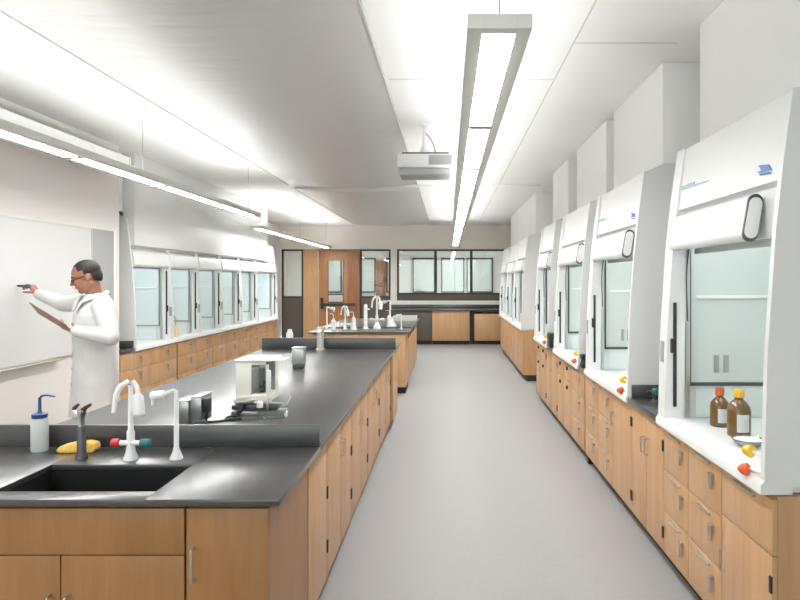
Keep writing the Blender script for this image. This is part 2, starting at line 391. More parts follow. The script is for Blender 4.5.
# back wall cabinets
def bcab(x0, x1, label, wm, top=.87):
    w = x1-x0
    return cabinet(label, (x0, 16.08, 0), 0, w, [('door', 0, w, .10, top-.012)], top, .64, wm=wm, group='cabinets along the back wall')
bcab(-1.50, -.83, 'dark taupe cabinet under the back counter, mostly behind the far island', 'taupe')
bcab(-.825, -.42, 'dark taupe cabinet beside the maple door under the back counter', 'taupe')
bcab(-.41, .56, 'maple cabinet with square door in the middle of the back counter', 'wood')
bcab(.68, 1.60, 'maple cabinet at the right end of the back counter', 'wood', .80)
MB().box(.575, .665, 16.16, 16.70, .002, .868).build('dark_gap_panel', M['dark_gap']); tag(bpy.data.objects['dark_gap_panel'], 'black filler panel between the two maple cabinets on the back wall', 'panel')
t = thing('back_worktop', 'long black worktop below the windows on the back wall', 'worktop')
MB().box(-1.53, 1.75, 16.04, BACK-.03, .872, .91, .004).build('counter_slab', M['epoxy'], t)
MB().box(-1.53, 1.75, BACK-.03, BACK-.004, .912, 1.012, .003).build('splashback', M['epoxy'], t)

# ------------------------------------------------------------------ island benches
IL, IR = -2.03, -.57
def bench_end(name, y0, y1, splash_y, label, sink=True, h=.10):
    t = thing(name, label, 'worktop', (0, 0, 0))
    z0, z1 = .886, .91
    if sink:
        sx0, sx1, sy0, sy1 = sink
        mb = MB().box(IL, sx0, y0, y1, z0, z1, .004).box(sx1, IR, y0, y1, z0, z1, .004).box(sx0-.004, sx1+.004, y0, sy0, z0, z1, .004).box(sx0-.004, sx1+.004, sy1, y1, z0, z1, .004)
        mb.build('counter_slab', M['epoxy'], t)
        d = .70; k = .012
        bs = MB().box(sx0-k, sx0, sy0-k, sy1+k, d, z0-.001).box(sx1, sx1+k, sy0-k, sy1+k, d, z0-.001).box(sx0, sx1, sy0-k, sy0, d, z0-.001).box(sx0, sx1, sy1, sy1+k, d, z0-.001).box(sx0-k, sx1+k, sy0-k, sy1+k, d-k, d)
        b = bs.build('sink_basin', M['basin'], t)
        MB().lathe([(.045, 0), (.045, .004), (.02, .006), (.0, .003)], ((sx0+sx1)/2, (sy0+sy1)/2, d+.001)).build('drain', M['gunmetal'], b)
    else:
        MB().box(IL, IR, y0, y1, z0, z1, .004).build('counter_slab', M['epoxy'], t)
    if splash_y is not None:
        MB().box(IL, IR, splash_y, splash_y+.022, .911, .91+h, .003).build('splashback', M['epoxy'], t)
    return t
bench_end('sink_worktop', 2.10, 2.775, 2.752, 'black worktop with a sunken sink at the near end of the front island bench', (-1.60, -1.03, 2.185, 2.50))
o = MB().box(IL, IR, 2.777, 6.748, .886, .91, .004).build('bench_worktop', M['epoxy']); tag(o, 'long black worktop carrying the balances, between the two raised splashbacks', 'worktop')
bench_end('sink_worktop', 6.75, 7.46, 6.752, 'black worktop end with raised splashback beyond the metal canister', None, .12)

def icab_front(x0, x1, y, fronts, label, depth=.6, wm='wood_shaded'):
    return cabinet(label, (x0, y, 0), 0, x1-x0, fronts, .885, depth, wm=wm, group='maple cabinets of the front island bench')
T = .868
w = .855
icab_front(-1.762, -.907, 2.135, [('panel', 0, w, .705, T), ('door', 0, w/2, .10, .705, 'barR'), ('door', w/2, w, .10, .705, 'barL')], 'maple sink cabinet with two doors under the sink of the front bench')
for o in [c for c in bpy.data.objects if c.name.startswith('base_cabinet') and 'sink cabinet with two doors' in c.get('label', '')]:
    b = [c for c in o.children if c.name.startswith('body')][0]
    b.data.clear_geometry()
    m2 = MB().box(.0015, w-.0015, .02, .038, .10, .884).box(.0015, .0195, .038, .6, .10, .884).box(w-.0195, w-.0015, .038, .6, .10, .884).box(.0195, w-.0195, .038, .6, .10, .12).box(.0195, w-.0195, .582, .6, .12, .884)
    m2.bm.to_mesh(b.data); m2.bm.free(); b.data.materials.clear(); b.data.materials.append(M['wood_shaded'])
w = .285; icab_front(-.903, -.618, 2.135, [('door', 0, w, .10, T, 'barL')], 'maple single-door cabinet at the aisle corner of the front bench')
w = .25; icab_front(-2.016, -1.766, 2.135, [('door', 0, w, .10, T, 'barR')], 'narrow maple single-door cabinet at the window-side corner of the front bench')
# long side facing the aisle
def icab_side(y0, y1, x, fronts, label, depth=.66, group='maple cabinets of the front island bench', wm='wood'):
    return cabinet(label, (x, y0, 0), PI/2, y1-y0, fronts, .885, depth, wm=wm, group=group)
def two_col(w, first=False):
    if first: return [('door', 0, w, .10, T)]
    return [('door', 0, w/2, .10, T, 'hingeL'), ('door', w/2, w, .10, T, 'hingeR')]
ys = [2.80, 3.22, 4.03, 4.84, 5.65, 6.74]
words_ = ['first maple cabinet on the aisle side of the front bench, beside the dark gap', 'second maple cabinet along the aisle side of the front bench', 'third maple cabinet along the aisle side of the front bench', 'fourth maple cabinet along the aisle side of the front bench', 'fifth maple cabinet on the aisle side, below the far splashback of the front bench']
for i in range(5):
    icab_side(ys[i], ys[i+1]-.003, -.63, two_col(ys[i+1]-.003-ys[i], i == 0), words_[i])
    
icab_side(6.80, 7.43, -.605, [('door', 0, .315, .10, T), ('door', .315, .63, .10, T)], 'maple end cabinet below the far splashback end of the front bench', .60)
o = MB().box(-.72, -.632, 2.775, 2.798, .002, .884).build('dark_gap_panel', M['dark_gap']); tag(o, 'narrow black strip standing in for shadow between the sink cabinet and the bench side', 'panel')  # black strip put over the cabinet end as painted shadow in the gap
# window-facing side (backs of the bench)
ob = MB().box(-1.985, -1.30, 2.80, 7.43, .10, .884).box(-1.93, -1.31, 2.80, 7.43, .001, .10).build('island_carcass', M['wood']); tag(ob, 'plain maple back of the front bench facing the whiteboard', 'cabinet')

# far island bench
cw = bench_end('sink_worktop', 9.0, 9.72, 9.698, 'black worktop end nearest the front bench on the far island', None, .02)
o = MB().box(IL, IR, 9.722, 12.3, .886, .91, .004).build('bench_worktop', M['epoxy']); tag(o, 'long black worktop of the far island bench', 'worktop')
def fcab(loc, rot, w, fr, label, d=.6):
    return cabinet(label, loc, rot, w, fr, .885, d, group='maple cabinets of the far island bench')
fcab((-.62-.70, 9.035, 0), 0, .70, [('door', 0, .35, .10, T, 'barR'), ('door', .35, .70, .10, T, 'barL')], 'maple two-door cabinet at the aisle corner of the far island', .6)
fcab((-2.0, 9.035, 0), 0, .675, [('door', 0, .337, .10, T, 'barR'), ('door', .337, .675, .10, T, 'barL')], 'maple two-door cabinet under the far island, on the whiteboard side', .6)
ys = [9.66, 10.54, 11.42, 12.28]
for i, nm in enumerate(['first maple cabinet on the aisle side of the far island', 'middle maple cabinet on the aisle side of the far island', 'last maple cabinet on the aisle side of the far island']):
    w = ys[i+1]-ys[i]-.004; fcab((-.62, ys[i], 0), PI/2, w, [('door', 0, w/2, .10, T, 'slot'), ('door', w/2, w, .10, T, 'slot')], nm, .40)

# ------------------------------------------------------------------ fume hoods
def hood(s, xs, y0, y1, label, group, detail=2, knobs=True, jw=.085):
    """s=+1 hood whose back is towards +x, -1 towards -x; xs is the front line of the sill"""
    t = thing('fume_hood', label, 'fume hood', (s*xs, y0, .83), 0, group)
    W = y1-y0; Z = -.83
    def X(u): return s*u
    H = 2.39+Z; D = .84
    prof = [(0, .03), (0, .09), (.012, .55), (.045, 1.03), (.075, 1.30), (.11, H)]
    def pr(pts, a0, a1, bev=0): return [(X(u), z) for u, z in pts], 'y', a0, a1, bev
    # side panels with front post
    for a, b, inner in ((0, .028, 1), (W-.028, W, -1)):
        poly = [(X(u), z) for u, z in prof] + [(X(D), H), (X(D), .03)]
        p = MB().prism(poly, 'y', a, b)
        post = [(X(u), z) for u, z in prof] + [(X(u+.10), z) for u, z in prof[::-1]]
        if inner == -1: p.prism(post, 'y', a-jw, a)
        p.build('side_panel', M['white_hood'], t)
    j = jw+.028; jn = .030
    # work surface and sill
    MB().box(*sorted((X(.11), X(D-.02))), .03, W-.03, .001, .040).build('work_surface', M['white_hood'], t)
    sill = [(-.014, .002), (-.014, .035), (.0, .055), (.04, .060), (.108, .055), (.108, .002)]
    MB().prism([(X(u), z) for u, z in sill], 'y', .001, W-.001).build('sill', M['white_hood'], t)
    # liner: back, top
    ln = MB().box(*sorted((X(D-.02), X(D))), .03, W-.03, .04, H-.02).box(*sorted((X(.24), X(D-.02))), .03, W-.03, H-.12, H-.10)
    ln.box(*sorted((X(.20), X(D-.02))), .029, .036, .045, H-.12).box(*sorted((X(.20), X(D-.02))), W-.036, W-.029, .045, H-.12)
    ln.build('liner', M['liner'], t)
    bf = MB()
    for za, zb in ((.13, .62), (.65, 1.40)):
        bf.box(*sorted((X(D-.075), X(D-.065))), .09, W-.09, za, zb)
    bo = bf.build('baffle', M['baffle'], t)
    if detail >= 2:
        for k in (.30, .42):
            MB().box(*sorted((X(D-.08), X(D-.0755))), W*k-.022, W*k+.022, .22, .36, .001).build('slot', M['dark'], bo)
    # upper panel and roof
    up = [(.078, 1.215), (.118, H-.005), (.26, H+.06), (D, H+.06), (D, H-.02), (.20, H-.02), (.150, 1.19), (.150, 1.0), (.122, 1.0), (.115, 1.20)]
    MB().prism([(X(u), z) for u, z in up], 'y', .03 if detail else .0, W-.03 if detail else W).build('upper_panel', M['white_hood'], t)
    # rounded header bar across the opening
    c = Vector((.068, 1.085)); ax = Vector((.17, 1)).normalized()*.066; r = .031
    n2 = Vector((ax.y, -ax.x)).normalized()
    stad = []
    for k in range(9):
        a = PI*k/8; stad.append(c + ax + n2*r*math.cos(a) + ax.normalized()*r*math.sin(a))
    for k in range(9):
        a = PI+PI*k/8; stad.append(c - ax + n2*r*math.cos(a) + ax.normalized()*r*math.sin(a))
    hb = MB().prism([(X(p.x), p.y) for p in stad], 'y', .24 if s > 0 else .031, W-j+.02 if s > 0 else W-.031).build('header_bar', M['white_hood'], t)
    if s > 0:
     big = [c+(p-c)*1.05 for p in stad]; sm = [c+(p-c)*.90 for p in stad]
     MB().prism([(X(p.x), p.y) for p in big], 'y', .226, .239, .002).build('end_cap', M['gunmetal'] if detail >= 2 else M['grey_plate'], hb)
     MB().prism([(X(p.x), p.y) for p in sm], 'y', .221, .2255, .001).build('end_cover', M['white_plastic'], hb)
    # sash: frame, glass
    su = .175
    zs = 1.0
    sf = MB().box(*sorted((X(su-.012), X(su+.012))), jn, W-j, zs-.03, zs, .002)
    sh = sf.build('sash', M['chrome'], t)
    MB().box(*sorted((X(su-.003), X(su+.003))), jn, W-j, zs, 1.40).build('sash_glass', M['glass'], sh)
    # tracks
    for a in (jn, W-j-.012):
        MB().prism([(X(u+.03), z) for u, z in ((.085, .06), (.085, 1.0), (.10, 1.2), (.12, 1.2), (.105, 1.0), (.105, .06))], 'y', a, a+.016).build('sash_track', M['chrome'], t)
    tr = MB().box(*sorted((X(.045), X(.062))), W-j-.012, W-j+.012, .12, .70 if s > 0 else .95, .003).box(*sorted((X(.03), X(.05))), W-j-.02, W-j+.02, .42, .50, .004)
    tr.build('sash_handle', M['dark'], t)
    swp = MB().box(*sorted((X(.17), X(D-.12))), W-.046, W-.038, .245, 1.10).build('side_window', M['side_pane' if s > 0 else 'blue_pane'], t)
    MB().box(*sorted((X(.165), X(D-.115))), W-.052, W-.037, .225, .245).box(*sorted((X(.155), X(.17))), W-.052, W-.037, .225, 1.12).build('window_rail', M['gunmetal'] if s > 0 else M['grey_plate'], swp)
    MB().box(*sorted((X(.20), X(D-.14))), W-.056, W-.0465, .72, .738, .002).build('reflection_strip', M['white_plastic'], swp)  # pale strip painted as a bright reflected line across the pane
    if detail >= 2:
        for k in (.30, .355): MB().box(*sorted((X(k), X(k+.028))), W-.052, W-.0465, .30, .40, .002).build('latch', M['grey_plate'], swp)
        MB().tube([(X(.125), W-j-.02, 1.0), (X(.105), W-j-.03, .85), (X(.118), W-j-.022, .6)], .004, 6, 2).build('sash_cable', M['gunmetal'], t)
    MB().box(*sorted((X(.005), X(.02))), W-.075, W-.018, .36, .48, .003).build('switch_plate', M['grey_plate'], t)
    if knobs:
        k1 = MB().lathe([(.020, 0), (.026, .004), (.024, .020), (.018, .036), (.010, .038)], (X(.012), .118, .135), 16, (-s*.45, 1, 0)).build('valve_knob', M['yellow'], t)
        MB().cyl((X(.02), .026, .135), (X(.013), .12, .135), .005).build('stem', M['white_plastic'], k1)
        k2 = MB().lathe([(.020, 0), (.027, .010), (.020, .030), (.007, .044)], (X(.0), .118, .062), 16, (-s*.8, .6, 0)).build('valve_knob', M['orange'], t)
        MB().cyl((X(.02), .026, .075), (X(.002), .12, .064), .005).build('stem', M['white_plastic'], k2)
    if detail >= 2:
        d = MB()
        for z in (.17, .24): d.lathe([(.012, 0), (.012, .008), (.006, .010)], (X(.4), -.001, z+.17), 10, (0, -1, 0))
        d.build('outlet', M['dark'], t)
    # interior lamp
    MB().box(*sorted((X(.30), X(.42))), W*.15, W*.85, H-.135, H-.121, .002).build('lamp', M['hoodlamp'], t)
    return t
RXS = 1.21
RH = [(2.37, 3.57), (4.17, 5.46), (5.75, 7.10), (7.55, 8.70)]
nm = ['white fume hood nearest the camera with two amber bottles inside', 'second white fume hood, beyond the black gap counter', 'third white fume hood along the right wall', 'fourth white fume hood, last before the walk-through gap']
hoods = []
for i, (a, b) in enumerate(RH):
    hoods.append(hood(1, RXS, a, b, nm[i], 'fume hoods along the right wall'))
# manufacturer marks of the near hoods
def mark(h, W):
    Z = -.83
    def slab(pts, m, nmn):  # pts in (y, z) on the tilted upper panel
        mb = MB()
        def u(z): return .078+(.118-.078)*((z-1.215)/(1.56-1.215))
        A = [Vector((u(z)-.001, y, z)) for y, z in pts]; B = [v-Vector((.004, 0, 0)) for v in A]
        mb.loft([A, B]); o = mb.build(nmn, m, h, smooth=False); return o
    slab([(.10, 1.262), (.13, 1.29), (.215, 1.302), (.185, 1.277), (.22, 1.272)], M['blue_mark'], 'emblem')
    slab([(.10, 1.247), (.115, 1.257), (.20, 1.265), (.19, 1.255)], M['blue_mark'], 'emblem')
    slab([(W-.30, 1.325), (W-.30, 1.345), (W-.12, 1.345), (W-.12, 1.325)], M['pale_mark'], 'emblem')
    slab([(W-.48, 1.318), (W-.30, 1.322), (W-.30, 1.330), (W-.48, 1.322)], M['pale_mark'], 'emblem')
for h, (a, b) in list(zip(hoods, RH))[:2]: mark(h, b-a)
for a, l in ((10.25, 'first white fume hood past the walk-through gap'), (11.72, 'middle white fume hood of the far right row'), (13.19, 'last white fume hood of the far right row, by the back wall')):
    hood(1, RXS, a, a+1.44, l, 'fume hoods along the right wall', 1, False)
LH = [7.23, 8.22, 9.15, 10.07, 11.0, 11.93, 13.30]
ln = ['white fume hood on the left nearest the man, beside the black gap counter', 'second white fume hood of the left row, with a small cream bottle at its sill', 'third white fume hood of the left row', 'fourth white fume hood of the left row', 'fifth white fume hood of the left row', 'last and widest white fume hood of the left row']
for i in range(6):
    hood(-1, 3.645, LH[i]+.002, LH[i+1]-.002, ln[i], 'fume hoods along the left wall', 1, False, .04)

# duct enclosures above the right hoods
def duct(y0, y1, label, x=1.47):
    o = MB().box(x, RW-.002, y0, y1, 2.455, CEIL-.002, .004).build('duct_cover', M['grey_box'])
    tag(o, label, 'duct cover', 'duct covers above the right hoods')
dl = ['white duct cover from the nearest hood up to the ceiling', 'white duct cover above the second hood', 'white duct cover above the third hood', 'white duct cover above the fourth hood']
for (a, b), l in zip([(2.40, 3.62), (4.25, 5.50), (5.77, 7.08), (7.58, 8.70)], dl): duct(a, b, l)
duct(10.4, 14.55, 'long white duct cover over the far right row of hoods')

# black worktops in the gaps of the rows
def gap_top(x0, x1, y0, y1, label, splash=None):
    t = thing('gap_worktop', label, 'worktop', (0, 0, 0))
    MB().box(x0, x1, y0, y1, .830, .868, .003).build('counter_slab', M['epoxy'], t)
    if splash: MB().box(*splash, .869, .955, .003).build('splashback', M['epoxy'], t)
gap_top(RXS-.002, 2.05, 3.574, 4.166, 'small black worktop between the nearest and second right hoods', (RXS+.02, 2.03, 4.143, 4.165))
gap_top(RXS-.002, 2.05, 5.463, 5.747, 'narrow black worktop between the second and third right hoods', (RXS+.02, 2.03, 5.725, 5.746))
gap_top(RXS-.002, 2.05, 7.104, 7.546, 'small black worktop between the third and fourth right hoods', (RXS+.02, 2.03, 7.52, 7.545))
gap_top(-4.5, -3.643, 6.93, 7.226, 'small black worktop between the whiteboard wall and the left hoods', (-4.48, -3.66, 7.20, 7.225))
def gas_cock(x, y, z, label, m1, name='gas_cock', big=1.0):
    t = thing(name, label, 'gas tap', (x, y, z))
    MB().lathe([(.028*big, 0), (.028*big, .01), (.014*big, .02), (.012*big, .07), (.018*big, .085), (.0, .095)], (0, 0, 0)).build('base', M['gunmetal'], t)
    for s in (-1, 1):
        MB().cyl((0, 0, .065), (s*.045*big, -.01, .075), .008*big, .006*big).build('nozzle', M['gunmetal'], t)
    MB().lathe([(.018*big, 0), (.02*big, .015), (.012*big, .03)], (0, -.012, .07), 12, (0, -1, .2)).build('valve_knob', m1, t)
    return t
gas_cock(1.33, 3.98, .869, 'green-knobbed gas tap on the black gap counter after the nearest hood', M['green'], big=1.3)
t = thing('socket_box', 'black double socket box on the sill between third and fourth hoods', 'socket', (1.225, 7.38, .869))
MB().box(-.03, .07, -.10, .10, 0, .16, .006).build('housing', M['dark'], t)
MB().lathe([(.025, 0), (.025, .004), (.0, .005)], (-.031, -.04, .09), 12, (-1, 0, 0)).lathe([(.025, 0), (.025, .004), (.0, .005)], (-.031, .04, .09), 12, (-1, 0, 0)).build('outlet', M['gunmetal'], t)
t = thing('socket_box', 'small black socket box on the sill between second and third hoods', 'socket', (1.225, 5.60, .869))
MB().box(-.025, .05, -.05, .05, 0, .045, .005).box(-.025, .05, -.05, .05, .075, .12, .005).box(.0, .02, -.02, .02, .045, .075).build('housing', M['dark'], t)

# things in the nearest hood
def reagent(x, y, z, capm, label, r=.060, h=.20):
    t = thing('reagent_bottle', label, 'bottle', (x, y, z), .5, 'amber bottles in the nearest hood')
    MB().lathe([(r*.9, 0), (r, .006), (r, h*.66), (r*.93, h*.76), (r*.62, h*.88), (r*.36, h*.95), (r*.36, h*1.04)], (0, 0, 0), 28).build('glass_body', M['amber'], t)
    MB().lathe([(r*.46, 0), (r*.46, .035), (r*.40, .040), (0, .041)], (0, 0, h*1.0), 24).build('cap', capm, t)
    k = 8
    ring = lambda rr, z0: [(rr*math.cos(a), rr*math.sin(a), z0) for a in [PI*1.15+PI*.35*i/k for i in range(k+1)]]
    a, b = ring(r+.0012, h*.15), ring(r+.0012, h*.60); mb = MB(); bm = mb.bm
    va = [bm.verts.new(p) for p in a]; vb = [bm.verts.new(p) for p in b]
    for i in range(k): bm.faces.new((va[i], va[i+1], vb[i+1], vb[i]))
    mb.build('paper_label', M['label_grey'], t)
reagent(1.464, 3.34, .8705, mat('rust_orange_cap', (.55, .12, .04), .45), 'amber glass bottle with an orange cap inside the nearest hood', .050, .165)
reagent(1.464, 3.12, .8705, mat('amber_yellow_cap', (.72, .42, .05), .45), 'amber glass bottle with a yellow cap inside the nearest hood', .056, .195)
t = thing('evaporating_dish', 'shallow clear glass dish beside the amber bottles in the nearest hood', 'dish', (1.42, 2.93, .8705))
MB().lathe([(.035, 0), (.06, .012), (.075, .035), (.072, .036), (.056, .016), (.0, .006)], (0, 0, 0), 28).build('bowl', M['clear'], t)
MB().lathe([(.05, .012), (.064, .030), (.0, .030)], (0, 0, .0), 24).build('contents', M['label_paper'], t)

# bottle at the left hood
t = thing('squeeze_bottle', 'small cream squeeze bottle with grey spout on the left hood sill', 'bottle', (-3.693, 8.40, .8915))
MB().lathe([(.035, 0), (.038, .01), (.038, .12), (.02, .15), (.014, .155), (.014, .17)], (0, 0, 0)).build('body', mat('cream_plastic', (.70, .52, .30), .5), t)
MB().tube([(0, 0, .16), (0, 0, .25), (.0, -.03, .285), (.0, -.10, .30)], .008, 8, 2).build('spout', M['grey_plate'], t)

# ------------------------------------------------------------------ pendants, projector, screen, board
def pendant(x0, x1, y0, y1, z0, label, cables, segs, h=.05):
    t = thing('pendant_light', label, 'pendant light', ((x0+x1)/2, (y0+y1)/2, z0), 0, 'linear pendant lights')
    hw = (x1-x0)/2; hl = (y1-y0)/2; b = .052
    fr = MB().box(-hw, -hw+b, -hl, hl, 0, h, .002).box(hw-b, hw, -hl, hl, 0, h, .002).box(-hw+b, hw-b, -hl, -hl+.05, 0, h, .002).box(-hw+b, hw-b, hl-.05, hl, 0, h, .002)
    fr.build('housing', M['pendant'], t)
    n = segs; L0 = -hl+.05; step = (2*hl-.10)/n
    for k in range(1, n): MB().box(-hw+b, hw-b, L0+step*k-.036, L0+step*k+.036, -.006, .02).build('cross_bar', M['grey_plate'], t)
    for k in range(n):
        MB().box(-hw+b+.001, hw-b-.001, L0+step*k+.040, L0+step*(k+1)-.040, .006, .014).build('lens', M['lens'], t)
    MB().box(-hw+b, hw-b, -hl+.05, hl-.05, .016, .022).build('spine', M['pendant'], t)
    MB().box(-hw+b+.005, hw-b-.005, -hl+.06, hl-.06, .024, .032).build('upper_lens', M['uplens'], t)
    for c in cables:
        cb = MB().cyl((.0, c-(y0+y1)/2, .04), (.0, c-(y0+y1)/2, CEIL-z0-.015), .0028, seg=6)
        cb.build('suspension_cable', M['grey_plate'], t)
        MB().lathe([(.03, 0), (.03, .01), (.01, .014)], (0, c-(y0+y1)/2, CEIL-z0-.015), 12).build('ceiling_cup', M['white_plastic'], t)
pendant(.068, .288, 2.11, 15.2, 2.51, 'long linear pendant light hanging above the aisle', (2.14, 5.4, 8.7, 12.0, 14.9), 10)
pendant(-2.72, -2.50, -1.0, 8.3, 2.51, 'long linear pendant light in front of the whiteboard wall', (-.9, 2.2, 5.3, 8.1), 7)
pendant(-3.26, -3.04, 10.2, 16.2, 2.51, 'linear pendant light beyond the left hoods towards the door', (10.4, 13.2, 16.0), 5)

t = thing('projector', 'white ceiling projector hanging beside the aisle pendant light', 'projector', (-.21, 5.95, 2.64))
MB().box(-.265, .255, -.17, .17, .07, .20, .012).build('body', M['proj'], t)
MB().box(-.25, .24, -.155, .155, .0, .069, .02).build('base_shell', M['proj_grey'], t)
vg = MB().box(.03, .245, -.176, -.171, .095, .185, .001)
for k in range(5): vg.box(.035, .24, -.181, -.176, .10+.018*k, .108+.018*k)
vg.build('vent', M['proj_grey'], t)
MB().box(-.22, .22, -.15, .15, .2005, .216, .004).build('mount_plate', M['gunmetal'], t)
MB().lathe([(.09, 0), (.05, .03), (.03, .09), (.022, .20), (.022, CEIL-2.64-.216-.03), (.06, CEIL-2.64-.216-.015), (.06, CEIL-2.64-.216-.002)], (-.01, 0, .216), 16).build('mount_pole', M['grey_box'], t)
MB().tube([(.09, .0, .217), (.08, 0, .30), (.05, -.02, .36), (.0, -.025, .42)], .006, 8, 2).build('cable', M['grey_plate'], t)

t = thing('screen_case', 'long white projection screen case mounted high above the whiteboard', 'projection screen', (-3.50, 3.2, 2.80))
MB().box(-.15, .10, -4.2, 3.42, 0, .17, .012).build('case', M['trim_white'], t)
MB().box(-.155, .105, 3.421, 3.45, -.004, .174, .012).build('end_cap', M['white_plastic'], t)
MB().box(-.158, .02, -4.2, 3.42, .172, .182).build('bracket', M['gunmetal'], t)
MB().box(-.05, .0, -4.1, 3.3, -.015, -.001, .004).build('slat', M['white_plastic'], t)

t = thing('whiteboard', 'large whiteboard the man is writing on', 'whiteboard', (PART+.001, 3.6, .93))
MB().box(.001, .012, -3.2, 2.74, .012, 1.25).build('writing_surface', M['board'], t)
MB().box(.0, .018, -3.2, 2.74, 1.25, 1.262).box(.0, .018, -3.2, 2.74, 0, .012).box(0, .018, 2.74, 2.752, 0, 1.262).build('rim', M['alu'], t)
MB().box(.012, .06, -3.0, 2.2, -.018, -.004, .003).box(0, .012, -3.0, 2.2, -.018, .0).build('pen_tray', M['alu'], t)
t = thing('pinboard', 'grey pinboard panel beside the whiteboard, behind the man', 'pinboard', (PART+.001, 6.36, .95))
MB().box(.0, .014, .0, .40, 0, 1.24).build('felt', M['pin'], t)
MB().box(.0, .02, .402, .43, -.02, 1.26).build('side_trim', M['trim_white'], t)

# ------------------------------------------------------------------ sink fittings
def base(z=.91): return z+.0005
def mixer(x, y, z, label, s=1.0, group=None, colored=True, name='mixer_tap'):
    t = thing(name, label, 'faucet', (x, y, z), 0, group)
    b = MB().lathe([(.030*s, 0), (.030*s, .006*s), (.020*s, .03*s), (.0155*s, .06*s), (.0155*s, .115*s), (.011*s, .125*s), (.0095*s, .29*s)], (0, 0, 0), 18)
    b.tube([(-.042*s, -.005*s, .07*s), (.042*s, -.005*s, .07*s)], .0105*s, 12)
    b.build('body', M['faucet'], t)
    arch = [(0, 0, .28*s), (0, 0, .305*s), (-.012*s, -.006*s, .322*s), (-.033*s, -.02*s, .305*s), (-.046*s, -.03*s, .27*s), (-.052*s, -.035*s, .20*s)]
    MB().tube(arch, [.0095*s, .0115*s, .0125*s, .012*s, .0105*s, .009*s], 12).build('spout', M['faucet'], t)
    arm = [(0, 0, .30*s), (.015*s, -.004*s, .322*s), (.028*s, -.008*s, .305*s), (.036*s, -.012*s, .27*s)]
    MB().tube(arm, .010*s, 12).lathe([(.012*s, 0), (.022*s, .015*s), (.023*s, .085*s), (.015*s, .095*s)], (.034*s, -.011*s, .275*s), 14, (.10, -.03, -1)).build('vacuum_breaker', M['faucet'], t)
    MB().lathe([(.011*s, 0), (.017*s, .003*s), (.017*s, .030*s), (.012*s, .036*s)], (-.042*s, -.005*s, .07*s), 14, (-1, 0, 0)).build('hot_handle', M['red'] if colored else M['faucet'], t)
    MB().lathe([(.011*s, 0), (.017*s, .003*s), (.017*s, .036*s), (.012*s, .042*s)], (.042*s, -.005*s, .07*s), 14, (1, 0, 0)).build('cold_handle', M['teal'] if colored else M['faucet'], t)
    MB().ball((0, -.002, .315*s), (.013*s, .016*s, .008*s), None, 12).build('knuckle', M['grey_plate'], t)
    return t
mixer(-1.315, 2.57, base(), 'white mixer tap with red and teal handles behind the front sink')
def di_tap(x, y, z, label, s=1.0, group=None, d=-1):
    t = thing('pure_water_tap', label, 'faucet', (x, y, z), 0, group)
    MB().lathe([(.026*s, 0), (.026*s, .006*s), (.016*s, .03*s), (.0105*s, .05*s), (.0095*s, .27*s)], (0, 0, 0), 16).tube([(0, 0, .265*s), (0, 0, .278*s), (d*.01*s, 0, .283*s), (d*.05*s, -.005*s, .268*s)], .0095*s, 10).build('riser', M['faucet'], t)
    MB().lathe([(.012*s, 0), (.019*s, .006*s), (.020*s, .05*s), (.015*s, .058*s), (.009*s, .06*s)], (d*.045*s, -.004*s, .268*s), 14, (d, -.08, -.10)).cyl((d*.09*s, -.012*s, .255*s), (d*.092*s, -.014*s, .222*s), .009*s, .007*s).build('spout_head', M['faucet'], t)
    return t
di_tap(-1.13, 2.58, base(), 'slim white pure-water tap with sideways spout behind the front sink')
t = thing('gas_turret', 'dark grey gas turret with two dark red handles behind the front sink', 'gas tap', (-1.525, 2.58, base()))
MB().lathe([(.024, 0), (.024, .006), (.0185, .02), (.0175, .125), (.014, .135)], (0, 0, 0), 16).build('column', M['gunmetal'], t)
MB().lathe([(.0125, 0), (.0125, .04), (.017, .05), (.017, .065), (.008, .075)], (0, 0, .134), 14).tube([(0, 0, .175), (-.018, -.006, .19), (-.03, -.01, .205)], .0075, 8).tube([(0, 0, .175), (.016, -.006, .195), (.02, -.01, .205)], .0085, 8).build('valve_body', M['chrome'], t)
for s, w in ((-1, .9), (1, 1.25)):
    MB().tube([(s*.020-.012*w, -.012, .208), (s*.022, -.013, .213), (s*.022+.020*w, -.013, .229)], [.003, .009, .006], 10).build('handle', M['maroon'], t)
t = thing('sponge', 'yellow wedge-shaped sponge lying behind the dark gas turret', 'sponge', (-1.60, 2.69, base()))
MB().prism([(-.080, .0), (-.085, .012), (-.07, .028), (-.02, .040), (.045, .046), (.075, .040), (.082, .018), (.07, 0)], 'y', -.028, .028, .006).build('foam', M['sponge'], t)
t = thing('wash_bottle', 'milky wash bottle with a blue cap beside the front splashback', 'bottle', (-1.778, 2.70, base()))
MB().lathe([(.031, 0), (.034, .005), (.034, .125), (.031, .138), (.022, .146), (.018, .150)], (0, 0, 0), 24).build('body', M['bottle_pe'], t)
MB().lathe([(.030, 0), (.031, .004), (.031, .016), (.020, .019), (.010, .023), (.0068, .03), (.0062, .075)], (0, 0, .1455), 20).build('cap', M['blue'], t)
MB().tube([(0, 0, .21), (0, 0, .228), (.012, -.003, .24), (.035, -.006, .243), (.072, -.01, .238)], [.0065, .006, .0048, .004, .003], 8).build('spout', M['blue'], t)

